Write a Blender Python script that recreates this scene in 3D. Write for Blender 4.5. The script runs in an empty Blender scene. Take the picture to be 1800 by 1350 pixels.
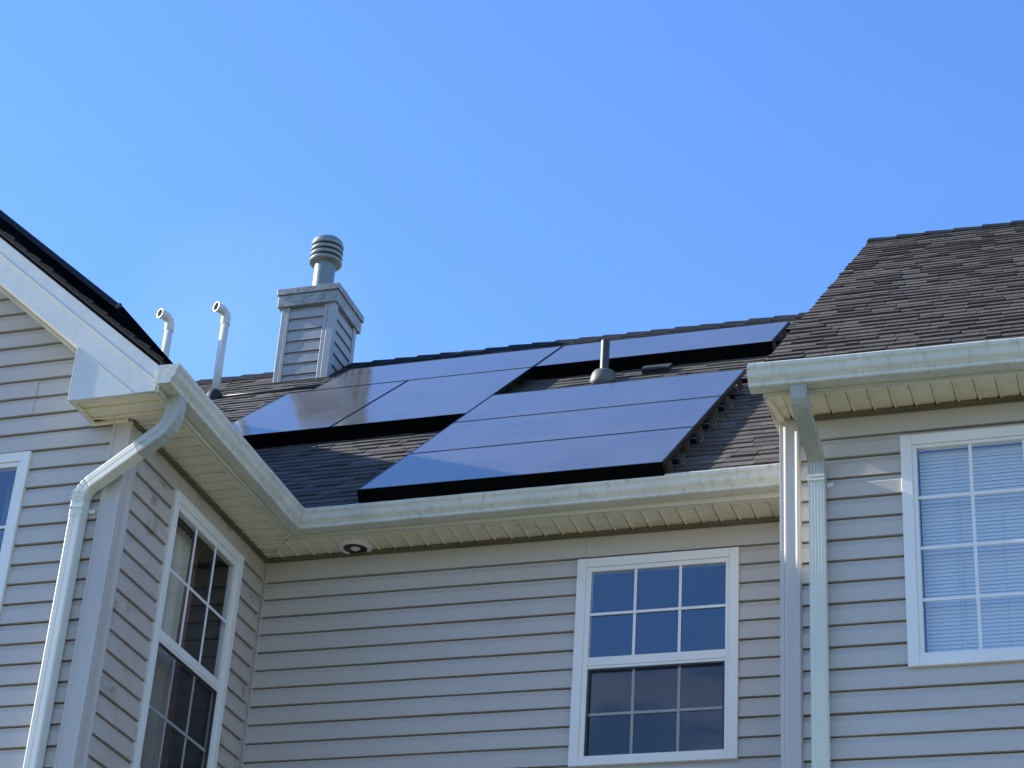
import bpy, bmesh, math, random
from mathutils import Vector, Matrix
random.seed(7)
C = bpy.context.scene.collection
scene = bpy.context.scene

# ---------------------------------------------------------------- camera
cam_d = bpy.data.cameras.new("camera")
cam = bpy.data.objects.new("camera", cam_d)
C.objects.link(cam)
cam_d.sensor_width = 36.0
cam_d.lens = 73.279
cam_d.clip_start = 0.1
cam_d.clip_end = 3000
R = ((0.951348, 0.302243, 0.059884), (-0.09991, 0.486454, -0.867975), (-0.291471, 0.819763, 0.492984))
m = Matrix.Identity(4)
for i in range(3):
    m[i][0] = R[0][i]; m[i][1] = -R[1][i]; m[i][2] = -R[2][i]
m.translation = (5.868, -11.739, 1.6)
cam.matrix_world = m
scene.camera = cam

# ---------------------------------------------------------------- light
SUN = Vector((-1.0, -0.05, 0.6)).normalized()
world = bpy.data.worlds.new("World")
scene.world = world
world.use_nodes = True
nt = world.node_tree
bg = nt.nodes["Background"]
sky = nt.nodes.new("ShaderNodeTexSky")
sky.sky_type = 'NISHITA'
sky.sun_disc = False
sky.sun_elevation = math.asin(SUN.z)
sky.sun_rotation = math.atan2(SUN.x, SUN.y)
sky.altitude = 200
sky.air_density = 1.5
sky.dust_density = 0.0
sky.ozone_density = 6.0
bg.inputs[1].default_value = 0.15
# thin drifting cloud in the sky (direction-based, part of the world)
tc = nt.nodes.new("ShaderNodeTexCoord")
mp = nt.nodes.new("ShaderNodeMapping"); mp.inputs['Scale'].default_value = (2.2, 2.2, 5.0)
nz = nt.nodes.new("ShaderNodeTexNoise"); nz.inputs['Scale'].default_value = 5.0; nz.inputs['Detail'].default_value = 6; nz.inputs['Distortion'].default_value = 0.6
rp = nt.nodes.new("ShaderNodeMapRange"); rp.inputs[1].default_value = 0.51; rp.inputs[2].default_value = 0.72; rp.inputs[3].default_value = 0.0; rp.inputs[4].default_value = 0.75
sep = nt.nodes.new("ShaderNodeSeparateXYZ")
rz = nt.nodes.new("ShaderNodeMapRange"); rz.inputs[1].default_value = 0.0; rz.inputs[2].default_value = -0.5; rz.inputs[3].default_value = 0.10; rz.inputs[4].default_value = 1.0
rh = nt.nodes.new("ShaderNodeMapRange"); rh.inputs[1].default_value = 0.352; rh.inputs[2].default_value = 0.384; rh.inputs[3].default_value = 1.0; rh.inputs[4].default_value = 0.04
mu = nt.nodes.new("ShaderNodeMath"); mu.operation = 'MULTIPLY'
mx = nt.nodes.new("ShaderNodeMix"); mx.data_type = 'RGBA'
mx.inputs[7].default_value = (7.0, 6.8, 6.6, 1)
L = nt.links.new
L(tc.outputs['Generated'], mp.inputs['Vector']); L(mp.outputs[0], nz.inputs['Vector']); L(nz.outputs[0], rp.inputs[0])
L(tc.outputs['Generated'], sep.inputs[0]); L(sep.outputs['Y'], rz.inputs[0])
L(rp.outputs[0], mu.inputs[0]); L(rz.outputs[0], mu.inputs[1]); L(sep.outputs['Z'], rh.inputs[0]); mu2 = nt.nodes.new('ShaderNodeMath'); mu2.operation = 'MULTIPLY'; L(mu.outputs[0], mu2.inputs[0]); L(rh.outputs[0], mu2.inputs[1]); L(mu2.outputs[0], mx.inputs[0])
wb = nt.nodes.new("ShaderNodeMix"); wb.data_type = 'RGBA'; wb.blend_type = 'MULTIPLY'; wb.inputs[0].default_value = 1
wb.inputs[7].default_value = (0.61, 0.735, 1.0, 1)      # the camera's white balance leans blue
L(sky.outputs[0], wb.inputs[6]); L(wb.outputs[2], mx.inputs[6]); L(mx.outputs[2], bg.inputs[0])

# a faint wisp of haze low in the sky beside the chimney
vd = nt.nodes.new("ShaderNodeVectorMath"); vd.operation = 'DOT_PRODUCT'; vd.inputs[1].default_value = (-0.40560, 0.76569, 0.49921)
wr = nt.nodes.new("ShaderNodeMapRange"); wr.interpolation_type = 'SMOOTHERSTEP'; wr.inputs[1].default_value = 0.9970; wr.inputs[2].default_value = 1.0; wr.inputs[3].default_value = 0; wr.inputs[4].default_value = 0.12
wm = nt.nodes.new("ShaderNodeMath"); wm.operation = 'MULTIPLY'
wx = nt.nodes.new("ShaderNodeMix"); wx.data_type = 'RGBA'; wx.inputs[7].default_value = (3.0, 4.3, 5.2, 1)
L(tc.outputs['Generated'], vd.inputs[0]); L(vd.outputs['Value'], wr.inputs[0]); L(wr.outputs[0], wm.inputs[0]); L(nz.outputs[0], wm.inputs[1])
L(wm.outputs[0], wx.inputs[0]); L(mx.outputs[2], wx.inputs[6]); L(wx.outputs[2], bg.inputs[0])

sun_d = bpy.data.lights.new("sun", 'SUN')
sun_d.energy = 5.0
sun_d.angle = math.radians(0.53)
sun_d.color = (1.0, 0.94, 0.84)
sun = bpy.data.objects.new("sun", sun_d)
C.objects.link(sun)
sun.rotation_euler = SUN.to_track_quat('Z', 'Y').to_euler()
sun.location = SUN * 60

scene.view_settings.view_transform = 'Standard'
scene.view_settings.look = 'None'
scene.view_settings.exposure = 0.92
scene.view_settings.gamma = 1

# ---------------------------------------------------------------- materials
MATS = {}
def mat(name, col, rough=0.5, metal=0.0, spec=0.5, noise=None, bump=None, tint=None, coat=0.0, stains=None):
    """noise=(scale xyz, amount, colour2); bump=(scale xyz, strength, distance); stains=list of (xyz scale, lo, hi, colour)"""
    ma = bpy.data.materials.new(name); ma.use_nodes = True
    n = ma.node_tree.nodes; l = ma.node_tree.links.new
    b = n["Principled BSDF"]
    b.inputs['Base Color'].default_value = (*col, 1)
    b.inputs['Roughness'].default_value = rough
    b.inputs['Metallic'].default_value = metal
    b.inputs['Specular IOR Level'].default_value = spec
    b.inputs['Coat Weight'].default_value = coat
    geo = n.new("ShaderNodeNewGeometry")
    out = None
    def noise_tex(sc, detail=4, rough_=0.6, dist=0):
        mp = n.new("ShaderNodeMapping"); mp.inputs['Scale'].default_value = sc
        t = n.new("ShaderNodeTexNoise"); t.inputs['Scale'].default_value = 1.0
        t.inputs['Detail'].default_value = detail; t.inputs['Roughness'].default_value = rough_; t.inputs['Distortion'].default_value = dist
        l(geo.outputs['Position'], mp.inputs['Vector']); l(mp.outputs[0], t.inputs['Vector'])
        return t.outputs[0]
    cur = None
    def mixin(fac, col2, blend='MIX'):
        nonlocal cur
        x = n.new("ShaderNodeMix"); x.data_type = 'RGBA'; x.blend_type = blend
        l(fac, x.inputs[0])
        if cur is None: x.inputs[6].default_value = (*col, 1)
        else: l(cur, x.inputs[6])
        x.inputs[7].default_value = (*col2, 1)
        cur = x.outputs[2]
    if noise:
        sc, lo, hi, amt, c2 = noise
        r = n.new("ShaderNodeMapRange"); r.inputs[1].default_value = lo; r.inputs[2].default_value = hi; r.inputs[4].default_value = amt
        l(noise_tex(sc), r.inputs[0]); mixin(r.outputs[0], c2)
    for s in (stains or []):
        sc, lo, hi, amt, c2 = s
        r = n.new("ShaderNodeMapRange"); r.inputs[1].default_value = lo; r.inputs[2].default_value = hi; r.inputs[4].default_value = amt
        l(noise_tex(sc, 6, 0.7, 0.4), r.inputs[0]); mixin(r.outputs[0], c2)
    if tint:
        a = n.new("ShaderNodeAttribute"); a.attribute_name = 'tint'
        ramp = n.new("ShaderNodeValToRGB"); e = ramp.color_ramp.elements
        e[0].position = 0; e[0].color = (*tint[0], 1); e[1].position = 1; e[1].color = (*tint[-1], 1)
        for k, c_ in enumerate(tint[1:-1]):
            q = e.new((k + 1) / (len(tint) - 1)); q.color = (*c_, 1)
        l(a.outputs['Fac'], ramp.inputs[0])
        if cur is None: cur = ramp.outputs[0]
        else:
            x = n.new("ShaderNodeMix"); x.data_type = 'RGBA'; x.blend_type = 'MULTIPLY'; x.inputs[0].default_value = 1
            l(cur, x.inputs[6]); l(ramp.outputs[0], x.inputs[7]); cur = x.outputs[2]
    if cur is not None: l(cur, b.inputs['Base Color'])
    if bump:
        sc, st, dist = bump
        bp = n.new("ShaderNodeBump"); bp.inputs['Strength'].default_value = st; bp.inputs['Distance'].default_value = dist
        l(noise_tex(sc, 5), bp.inputs['Height']); l(bp.outputs[0], b.inputs['Normal'])
    MATS[name] = ma
    return ma

M_siding = mat('vinyl_siding', (0.50, 0.47, 0.43), 0.42, noise=((0.7, 0.7, 3), .35, .7, .4, (0.45, 0.41, 0.365)), bump=((3, 3, 120), .12, .003),
               stains=[((2.0, 2.0, 5.0), .58, .76, .4, (0.36, 0.335, 0.27)), ((14, 14, 1.5), .58, .76, .25, (0.36, 0.34, 0.29))])
M_siding_side = mat('mildewed_vinyl_siding', (0.52, 0.46, 0.41), 0.45, noise=((0.9, 0.9, 3), .35, .7, .35, (0.44, 0.40, 0.355)), bump=((3, 3, 120), .12, .003),
                    stains=[((3.0, 4.0, 4.5), .57, .68, .75, (0.19, 0.17, 0.09)), ((1.2, 2.2, 1.6), .48, .70, .4, (0.33, 0.30, 0.26)), ((25, 25, 3), .60, .74, .4, (0.25, 0.23, 0.18))])
M_post = mat('corner_post_vinyl', (0.50, 0.47, 0.43), 0.35, noise=((3, 3, .6), .4, .7, .3, (0.44, 0.41, 0.37)))
M_white = mat('white_vinyl', (0.80, 0.79, 0.75), 0.3, noise=((2, 2, 2), .45, .75, .25, (0.62, 0.63, 0.60)))
M_muntin = mat('white_grille', (0.78, 0.78, 0.78), 0.35)
M_gutter = mat('aged_white_gutter', (0.68, 0.67, 0.58), 0.35, noise=((2.6, 2.6, 1.2), .36, .62, .55, (0.52, 0.54, 0.46)),
               stains=[((26, 26, 2.0), .52, .68, .5, (0.30, 0.33, 0.26)), ((4, 4, 14), .55, .72, .45, (0.30, 0.33, 0.27)), ((40, 40, 40), .66, .74, .6, (0.14, 0.14, 0.10))], bump=((1.5, 1.5, 8), .25, .01))
M_fascia = mat('dull_white_fascia', (0.58, 0.56, 0.47), 0.4, noise=((3, 3, 6), .4, .7, .4, (0.46, 0.43, 0.33)))
M_rake = mat('white_rake_metal', (0.66, 0.68, 0.64), 0.35, noise=((2.5, 2.5, 2.5), .4, .7, .4, (0.55, 0.59, 0.58)), stains=[((14, 14, 14), .58, .72, .25, (0.38, 0.40, 0.36))], bump=((3, 3, 3), .3, .01))
M_chan = mat('grimy_shaded_channel', (0.13, 0.115, 0.07), 0.6, noise=((3, 3, 3), .4, .7, .5, (0.2, 0.18, 0.12)))  # dark brown: grime plus the shade under the soffit put into the colour
M_soffit = mat('beige_soffit', (0.82, 0.75, 0.58), 0.45, noise=((3, 3, 3), .4, .7, .35, (0.70, 0.64, 0.49)), stains=[((4, 8, 4), .54, .74, .6, (0.34, 0.31, 0.22)), ((22, 22, 22), .6, .7, .4, (0.25, 0.225, 0.15))])
M_slot = mat('dark_slot', (0.02, 0.018, 0.014), 0.8)
M_spout = mat('white_downspout', (0.74, 0.73, 0.64), 0.32, noise=((3, 3, 1.0), .4, .7, .35, (0.58, 0.62, 0.57)), stains=[((12, 12, 6), .60, .72, .35, (0.36, 0.40, 0.33))])
M_spout_old = mat('weathered_downspout_elbow', (0.46, 0.47, 0.42), 0.38, noise=((6, 6, 6), .35, .65, .6, (0.28, 0.32, 0.30)), stains=[((20, 20, 20), .6, .7, .5, (0.16, 0.22, 0.10))])
shing_b = ((140, 140, 140), 1.0, .008)
M_shingle = mat('asphalt_shingles', (0.95, 0.93, 0.9), 0.9, spec=.25, noise=((300, 300, 300), .3, .7, .6, (0.55, 0.55, 0.56)), bump=shing_b,
                tint=[(0.085, 0.080, 0.074), (0.108, 0.101, 0.093), (0.128, 0.12, 0.110), (0.155, 0.145, 0.133)],
                stains=[((.8, .8, .8), .45, .7, .3, (0.6, 0.62, 0.6))])
M_shingle_r = mat('dark_brown_shingles', (0.95, 0.93, 0.9), 0.9, spec=.25, noise=((300, 300, 300), .3, .7, .6, (0.55, 0.55, 0.56)), bump=shing_b,
                  tint=[(0.080, 0.070, 0.062), (0.094, 0.083, 0.073), (0.107, 0.094, 0.083), (0.126, 0.111, 0.098)],
                  stains=[((.8, .8, .8), .45, .7, .35, (0.75, 0.7, 0.5))])
M_deck = mat('roof_underlay', (0.03, 0.03, 0.03), 0.9)
M_ridge = mat('ridge_shingles', (0.012, 0.016, 0.02), 0.9, noise=((8, 8, 8), .4, .6, .5, (0.028, 0.03, 0.03)), bump=shing_b, spec=.1)
M_black = mat('black_anodised_frame', (0.004, 0.0045, 0.007), 0.35, spec=.25)
M_skirt_shade = mat('matt_black_skirt_and_shade', (0.0015, 0.0015, 0.002), 0.8, spec=.06)  # also paints the shade under panel fronts and inside pipe mouths
M_rail = mat('aluminium_rail', (0.45, 0.46, 0.45), 0.4, metal=.8)
M_footm = mat('weathered_foot', (0.13, 0.14, 0.12), 0.5, metal=.3)
M_wire = mat('black_cable', (0.02, 0.02, 0.02), 0.5)
M_galv = mat('painted_flue_metal', (0.22, 0.27, 0.255), 0.33, metal=.3, noise=((6, 6, 3), .4, .7, .5, (0.13, 0.165, 0.155)))
M_chim_trim = mat('chimney_trim', (0.36, 0.37, 0.36), 0.4, noise=((6, 6, 2), .4, .7, .4, (0.28, 0.29, 0.28)))
M_chim_siding = mat('weathered_chimney_siding', (0.36, 0.36, 0.35), 0.4, noise=((8, 8, 14), .4, .7, .5, (0.26, 0.265, 0.26)), bump=((3, 3, 120), .12, .003))
M_chim_cap = mat('chimney_cap_metal', (0.34, 0.355, 0.34), 0.45, noise=((9, 9, 6), .42, .6, .6, (0.2, 0.2, 0.18)), stains=[((14, 14, 20), .50, .62, .7, (0.14, 0.12, 0.09))])
M_pvc = mat('white_pvc', (0.64, 0.65, 0.61), 0.35, noise=((9, 9, 3), .4, .7, .4, (0.5, 0.51, 0.46)))
M_rubber = mat('black_rubber', (0.015, 0.016, 0.017), 0.7)
M_vent = mat('grey_vent_pipe', (0.032, 0.040, 0.042), 0.45, noise=((12, 12, 12), .4, .7, .5, (0.035, 0.04, 0.04)))
M_flash = mat('painted_flashing', (0.10, 0.11, 0.095), 0.5, noise=((12, 12, 12), .4, .7, .6, (0.07, 0.075, 0.06)))
M_boxv = mat('dark_roof_vent', (0.035, 0.042, 0.04), 0.85, spec=.2)
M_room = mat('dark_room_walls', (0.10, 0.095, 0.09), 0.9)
M_curtain = mat('sheer_curtain', (0.75, 0.68, 0.55), 0.9, noise=((10, 10, .4), .35, .65, .5, (0.25, 0.22, 0.18)))
M_curtain2 = mat('brown_curtain', (0.17, 0.075, 0.05), 0.9, noise=((10, 10, .4), .35, .65, .5, (0.08, 0.05, 0.04)))
M_blind = mat('white_blind_slats', (0.64, 0.71, 0.71), 0.5)
M_cord = mat('blind_cord', (0.45, 0.48, 0.52), 0.6)
M_bulb = mat('frosted_bulb', (0.65, 0.65, 0.6), 0.25)
M_lawn = mat('lawn_grass', (0.15, 0.15, 0.085), 0.9, noise=((.5, .5, .5), .35, .7, .7, (0.19, 0.18, 0.12)), bump=((30, 30, 30), .6, .04))

def panel_glass():
    ma = bpy.data.materials.new('solar_glass'); ma.use_nodes = True
    n = ma.node_tree.nodes; l = ma.node_tree.links.new; b = n["Principled BSDF"]
    tc = n.new("ShaderNodeTexCoord")
    s = n.new("ShaderNodeSeparateXYZ"); l(tc.outputs['Object'], s.inputs[0])
    def lines(sock, pitch, w):
        a = n.new("ShaderNodeMath"); a.operation = 'DIVIDE'; a.inputs[1].default_value = pitch; l(sock, a.inputs[0])
        f = n.new("ShaderNodeMath"); f.operation = 'FRACT'; l(a.outputs[0], f.inputs[0])
        g = n.new("ShaderNodeMath"); g.operation = 'LESS_THAN'; g.inputs[1].default_value = w / pitch; l(f.outputs[0], g.inputs[0])
        return g.outputs[0]
    gx = lines(s.outputs['X'], .171, .0035); gy = lines(s.outputs['Y'], .171, .0035)
    mxm = n.new("ShaderNodeMath"); mxm.operation = 'MAXIMUM'; l(gx, mxm.inputs[0]); l(gy, mxm.inputs[1])
    x = n.new("ShaderNodeMix"); x.data_type = 'RGBA'; l(mxm.outputs[0], x.inputs[0])
    x.inputs[6].default_value = (0.082, 0.080, 0.078, 1); x.inputs[7].default_value = (0.035, 0.035, 0.036, 1)
    dn = n.new("ShaderNodeTexNoise"); dn.inputs['Scale'].default_value = 1.4; dn.inputs['Detail'].default_value = 7; dn.inputs['Roughness'].default_value = .7
    g_ = n.new("ShaderNodeNewGeometry"); l(g_.outputs['Position'], dn.inputs['Vector'])
    dr = n.new("ShaderNodeMapRange"); dr.inputs[1].default_value = .4; dr.inputs[2].default_value = .75; dr.inputs[4].default_value = .55; l(dn.outputs[0], dr.inputs[0])
    dm = n.new("ShaderNodeMix"); dm.data_type = 'RGBA'; l(dr.outputs[0], dm.inputs[0]); l(x.outputs[2], dm.inputs[6]); dm.inputs[7].default_value = (0.15, 0.145, 0.13, 1)
    l(dm.outputs[2], b.inputs['Base Color'])
    rr_ = n.new("ShaderNodeMapRange"); rr_.inputs[1].default_value = .3; rr_.inputs[2].default_value = .7; rr_.inputs[3].default_value = .07; rr_.inputs[4].default_value = .14; l(dn.outputs[0], rr_.inputs[0]); l(rr_.outputs[0], b.inputs['Roughness'])
    b.inputs['IOR'].default_value = 1.75
    b.inputs['Specular Tint'].default_value = (0.95, 0.93, 0.86, 1)
    t = n.new("ShaderNodeTexNoise"); t.inputs['Scale'].default_value = 3.0; t.inputs['Detail'].default_value = 3
    l(tc.outputs['Object'], t.inputs['Vector'])
    bp = n.new("ShaderNodeBump"); bp.inputs['Strength'].default_value = .25; bp.inputs['Distance'].default_value = .003
    l(t.outputs[0], bp.inputs['Height']); l(bp.outputs[0], b.inputs['Normal'])
    return ma
M_pglass = panel_glass()

def window_glass(name, ior, tint=(1, 1, 1), absorb=(.9, .93, .95), rough=0.0):
    ma = bpy.data.materials.new(name); ma.use_nodes = True
    n = ma.node_tree.nodes; l = ma.node_tree.links.new
    for q in list(n): n.remove(q)
    o = n.new("ShaderNodeOutputMaterial"); tr = n.new("ShaderNodeBsdfTransparent"); gl = n.new("ShaderNodeBsdfGlossy")
    tr.inputs[0].default_value = (*absorb, 1); gl.inputs[0].default_value = (*tint, 1); gl.inputs['Roughness'].default_value = rough
    mx = n.new("ShaderNodeMixShader")
    geo = n.new("ShaderNodeNewGeometry")
    t = n.new("ShaderNodeTexNoise"); t.inputs['Scale'].default_value = 1.7; t.inputs['Detail'].default_value = 1
    l(geo.outputs['Position'], t.inputs['Vector'])
    bp = n.new("ShaderNodeBump"); bp.inputs['Strength'].default_value = .15; bp.inputs['Distance'].default_value = .01
    l(t.outputs[0], bp.inputs['Height']); l(bp.outputs[0], gl.inputs['Normal'])
    # Schlick reflectance from |N.I| so both sides of the sheet behave alike
    dt = n.new("ShaderNodeVectorMath"); dt.operation = 'DOT_PRODUCT'; l(geo.outputs['Incoming'], dt.inputs[0]); l(geo.outputs['Normal'], dt.inputs[1])
    ab = n.new("ShaderNodeMath"); ab.operation = 'ABSOLUTE'; l(dt.outputs['Value'], ab.inputs[0])
    om = n.new("ShaderNodeMath"); om.operation = 'SUBTRACT'; om.inputs[0].default_value = 1; l(ab.outputs[0], om.inputs[1])
    pw = n.new("ShaderNodeMath"); pw.operation = 'POWER'; l(om.outputs[0], pw.inputs[0]); pw.inputs[1].default_value = 5
    fr = n.new("ShaderNodeMapRange"); fr.inputs[3].default_value = ior; fr.inputs[4].default_value = 1; l(pw.outputs[0], fr.inputs[0])
    l(fr.outputs[0], mx.inputs[0]); l(tr.outputs[0], mx.inputs[1]); l(gl.outputs[0], mx.inputs[2]); l(mx.outputs[0], o.inputs[0])
    return ma
M_glass = window_glass('window_glass', .155, (.8, .9, 1.0))
M_glass_blind = window_glass('window_glass_clear', .16, (.8, .9, 1.0), (1, 1, 1))
M_glass_low = window_glass('window_glass_plain', .07)

def screen_mat():
    ma = bpy.data.materials.new('insect_screen'); ma.use_nodes = True
    n = ma.node_tree.nodes; l = ma.node_tree.links.new
    b = n["Principled BSDF"]; o = n["Material Output"]
    b.inputs['Base Color'].default_value = (.03, .03, .035, 1); b.inputs['Roughness'].default_value = .6
    tr = n.new("ShaderNodeBsdfTransparent"); mx = n.new("ShaderNodeMixShader"); mx.inputs[0].default_value = .2
    l(tr.outputs[0], mx.inputs[1]); l(b.outputs[0], mx.inputs[2]); l(mx.outputs[0], o.inputs[0])
    return ma
M_screen = screen_mat()

# ---------------------------------------------------------------- mesh helpers
class MB:
    def __init__(s): s.v = []; s.f = []; s.mi = []; s.t = []
    def add(s, vs, fs, mi=0, t=0.5):
        b = len(s.v); s.v += [tuple(p) for p in vs]
        for f in fs: s.f.append([b + i for i in f]); s.mi.append(mi); s.t.append(t)
    def hexa(s, p, mi=0, t=.5):     # p: 8 points, bottom loop 0-3, top loop 4-7
        s.add(p, [(3, 2, 1, 0), (4, 5, 6, 7), (0, 1, 5, 4), (1, 2, 6, 5), (2, 3, 7, 6), (3, 0, 4, 7)], mi, t)
    def box(s, x0, x1, y0, y1, z0, z1, P=None, mi=0):
        P = P or (lambda a, b, c: (a, b, c))
        s.hexa([P(x0, y0, z0), P(x1, y0, z0), P(x1, y1, z0), P(x0, y1, z0), P(x0, y0, z1), P(x1, y0, z1), P(x1, y1, z1), P(x0, y1, z1)], mi)
    def rows(s, rows, closed=False, caps=False, mi=0):  # list of rows (same length) -> skin
        n = len(rows[0]); b = len(s.v)
        for r in rows: s.v += [tuple(p) for p in r]
        for i in range(len(rows) - 1):
            for j in range(n if closed else n - 1):
                k = (j + 1) % n
                s.f.append([b + i * n + j, b + i * n + k, b + (i + 1) * n + k, b + (i + 1) * n + j]); s.mi.append(mi); s.t.append(.5)
        if caps:
            s.f.append([b + j for j in range(n)][::-1]); s.mi.append(mi); s.t.append(.5)
            e = b + (len(rows) - 1) * n
            s.f.append([e + j for j in range(n)]); s.mi.append(mi); s.t.append(.5)
    def tube(s, pts, rad, n=14, caps=True, mi=0):
        pts = [Vector(p) for p in pts]; rows = []
        if not isinstance(rad, (list, tuple)): rad = [rad] * len(pts)
        up = None
        for i, p in enumerate(pts):
            d = (pts[min(i + 1, len(pts) - 1)] - pts[max(i - 1, 0)]).normalized()
            if up is None: up = Vector((1, 0, 0)) if abs(d.x) < .9 else Vector((0, 1, 0))
            a = (up - d * up.dot(d)).normalized(); up = a; b_ = d.cross(a)
            rows.append([p + a * rad[i] * math.cos(2 * math.pi * k / n) + b_ * rad[i] * math.sin(2 * math.pi * k / n) for k in range(n)])
        s.rows(rows, True, caps, mi)
    def lathe(s, c, prof, n=32, mi=0, caps=True):   # prof: (r, z)
        rows = [[(c[0] + r * math.cos(2 * math.pi * k / n), c[1] + r * math.sin(2 * math.pi * k / n), c[2] + z) for k in range(n)] for r, z in prof]
        s.rows(rows, True, caps, mi)
    def prism(s, poly, P, d0, d1, mi=0):   # poly 2D, P(a,b,d)
        s.rows([[P(a, b, d0) for a, b in poly], [P(a, b, d1) for a, b in poly]], True, True, mi)

def tag(o, label=None, cat=None, group=None, kind=None):
    if label: o['label'] = label
    if cat: o['category'] = cat
    if group: o['group'] = group
    if kind: o['kind'] = kind
    return o
def thing(name, loc, label, cat, group=None, rot=None):
    o = bpy.data.objects.new(name, None); C.objects.link(o); o.empty_display_size = .2
    o.location = loc
    if rot: o.rotation_euler = rot
    return tag(o, label, cat, group)
def build(name, mb, mats, parent=None, smooth=False, bevel=0, solid=0, off=None, label=None):
    """mesh from MB in world coordinates; 'off' is the world position of the root thing"""
    me = bpy.data.meshes.new(name)
    o0 = Vector(off) if off is not None else Vector((0, 0, 0))
    me.from_pydata([tuple(Vector(p) - o0) for p in mb.v], [], mb.f)
    mats = mats if isinstance(mats, (list, tuple)) else [mats]
    for q in mats: me.materials.append(q)
    me.polygons.foreach_set('material_index', mb.mi)
    a = me.attributes.new('tint', 'FLOAT', 'FACE'); a.data.foreach_set('value', mb.t)
    if smooth: me.polygons.foreach_set('use_smooth', [True] * len(me.polygons))
    bm = bmesh.new(); bm.from_mesh(me); bmesh.ops.recalc_face_normals(bm, faces=bm.faces); bm.to_mesh(me); bm.free()
    me.update()
    o = bpy.data.objects.new(name, me); C.objects.link(o)
    if parent: o.parent = parent
    if solid:
        q = o.modifiers.new('solid', 'SOLIDIFY'); q.thickness = solid; q.offset = 0
    if bevel:
        q = o.modifiers.new('bevel', 'BEVEL'); q.width = bevel; q.segments = 2; q.limit_method = 'ANGLE'; q.angle_limit = math.radians(40); q.harden_normals = False
    if label: o['label'] = label
    return o
rnd = random.uniform

E_ = 0.127     # siding exposure
LIP = 0.019
def siding(mb, P, u0, u1, z0, z1, zref, holes=(), top=None, lim=None, cell=.45, seams=()):
    """dutch-lap vinyl courses; P(u,out,z). zref = height of one course's lower lip; holes=(ua,ub,za,zb).
       top: above this height the last course is plain. lim(z)->(ua,ub) clips a gable."""
    us = sorted(set([u0, u1] + [h for H in holes for h in H[:2] if u0 < h < u1]))
    k0 = math.floor((z0 - zref) / E_); k1 = math.ceil((z1 - zref) / E_)
    prof = [(LIP, 0.0), (LIP - .001, .012), (LIP - .003, .080), (LIP - .008, .092), (LIP - .0125, .100), (.003, .109), (.0025, .1185), (-.014, .1200), (-.014, E_)]
    for a, b in zip(us[:-1], us[1:]):
        mid = (a + b) / 2
        hz = sorted([(H[2], H[3]) for H in holes if H[0] < mid < H[1]])
        spans = []; z = z0
        for ha, hb in hz: spans.append((z, ha)); z = hb
        spans.append((z, z1))
        for sa, sb in spans:
            if sb - sa < .002: continue
            for k in range(k0, k1):
                zb = zref + k * E_
                h = E_
                pf = prof
                if top is not None and zb > top - 1e-4:
                    if zb > top + 1e-3: continue
                    h = z1 - zb; pf = [(LIP, 0), (LIP - .002, h)]
                if zb + h <= sa or zb >= sb: continue
                pts = []
                for i in range(len(pf) - 1):
                    (oa, ta), (ob, tb) = pf[i], pf[i + 1]
                    za_, zb_ = zb + ta, zb + tb
                    if zb_ <= sa or za_ >= sb: continue
                    f = lambda zz: (oa + (ob - oa) * (zz - za_) / (zb_ - za_), zz)
                    p = f(max(za_, sa)); q = f(min(zb_, sb))
                    if not pts: pts.append(p)
                    pts.append(q)
                if not pts: continue
                if abs(pts[0][1] - zb) < 1e-6: pts = [(-.014, zb + .001), (LIP - .003, zb + .0005)] + pts
                wob = [rnd(-.0009, .0009) for _ in range(3)]; ph = rnd(0, 6)
                cuts = [a]; q_ = a + rnd(.2, 3.4)
                while q_ < b - .15: cuts.append(q_); q_ += rnd(2.6, 3.6)
                cuts.append(b); full = (a, b)
                for ic in range(len(cuts) - 1):
                  a, b = cuts[ic], cuts[ic + 1] + (.012 if ic < len(cuts) - 2 else 0)
                  sh = .0022 * (ic % 2)
                  rows = []
                  for o_, z_ in pts:
                    ua, ub = (a, b)
                    if lim:
                        la, lb = lim(z_); ua, ub = max(a, la), min(b, lb)
                        if ub <= ua: ub = ua + .0005
                    nseg = max(1, int(round((b - a) / cell)))
                    row = []
                    for j in range(nseg + 1):
                        u = ua + (ub - ua) * j / nseg
                        w = wob[0] * math.sin(u * 2.1 + ph) + wob[1] * math.sin(u * 5.3 + ph * 2)
                        row.append(P(u, o_ + (w + sh if o_ > 0 else 0), z_ + w * .8))
                    rows.append(row)
                  mb.rows(rows)
                a, b = full
    return mb

def shingles(mb, P, rows, e, ulim, thick=1.0):
    """P(u, v, h); individual laminated tabs"""
    for r in range(rows):
        v = r * e
        a, b = ulim(v)
        if b <= a: continue
        u = a - rnd(0, .1) if False else a
        ph = rnd(0, 9)
        while u < b:
            w = rnd(.07, .25); u2 = min(u + w, b)
            hi = random.random() < .52
            h = (rnd(.012, .020) if hi else rnd(.008, .016)) * thick
            j = rnd(-.004, .004) + (0 if hi else .006) + .003 * math.sin(u * 1.3 + ph)
            sk = rnd(-.003, .003)
            t = rnd(0, 1)
            p = [P(u, v + j, 0), P(u2, v + j + sk, 0), P(u2 - .002, v + e * 1.25, -.004), P(u + .002, v + e * 1.25, -.004),
                 P(u + .0015, v + j + .001, h), P(u2 - .0015, v + j + sk + .001, h), P(u2 - .002, v + e * 1.25, .003), P(u + .002, v + e * 1.25, .003)]
            mb.add(p, [(4, 5, 6, 7), (0, 1, 5, 4), (1, 2, 6, 5), (3, 0, 4, 7)], 0, t)
            u = u2

# ================================================================= GROUND
g = MB(); S = 900
g.add([(-S, -S, 0), (S, -S, 0), (S, S, 0), (-S, S, 0)], [(0, 1, 2, 3)])
tag(build('lawn', g, M_lawn), kind='structure')

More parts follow.
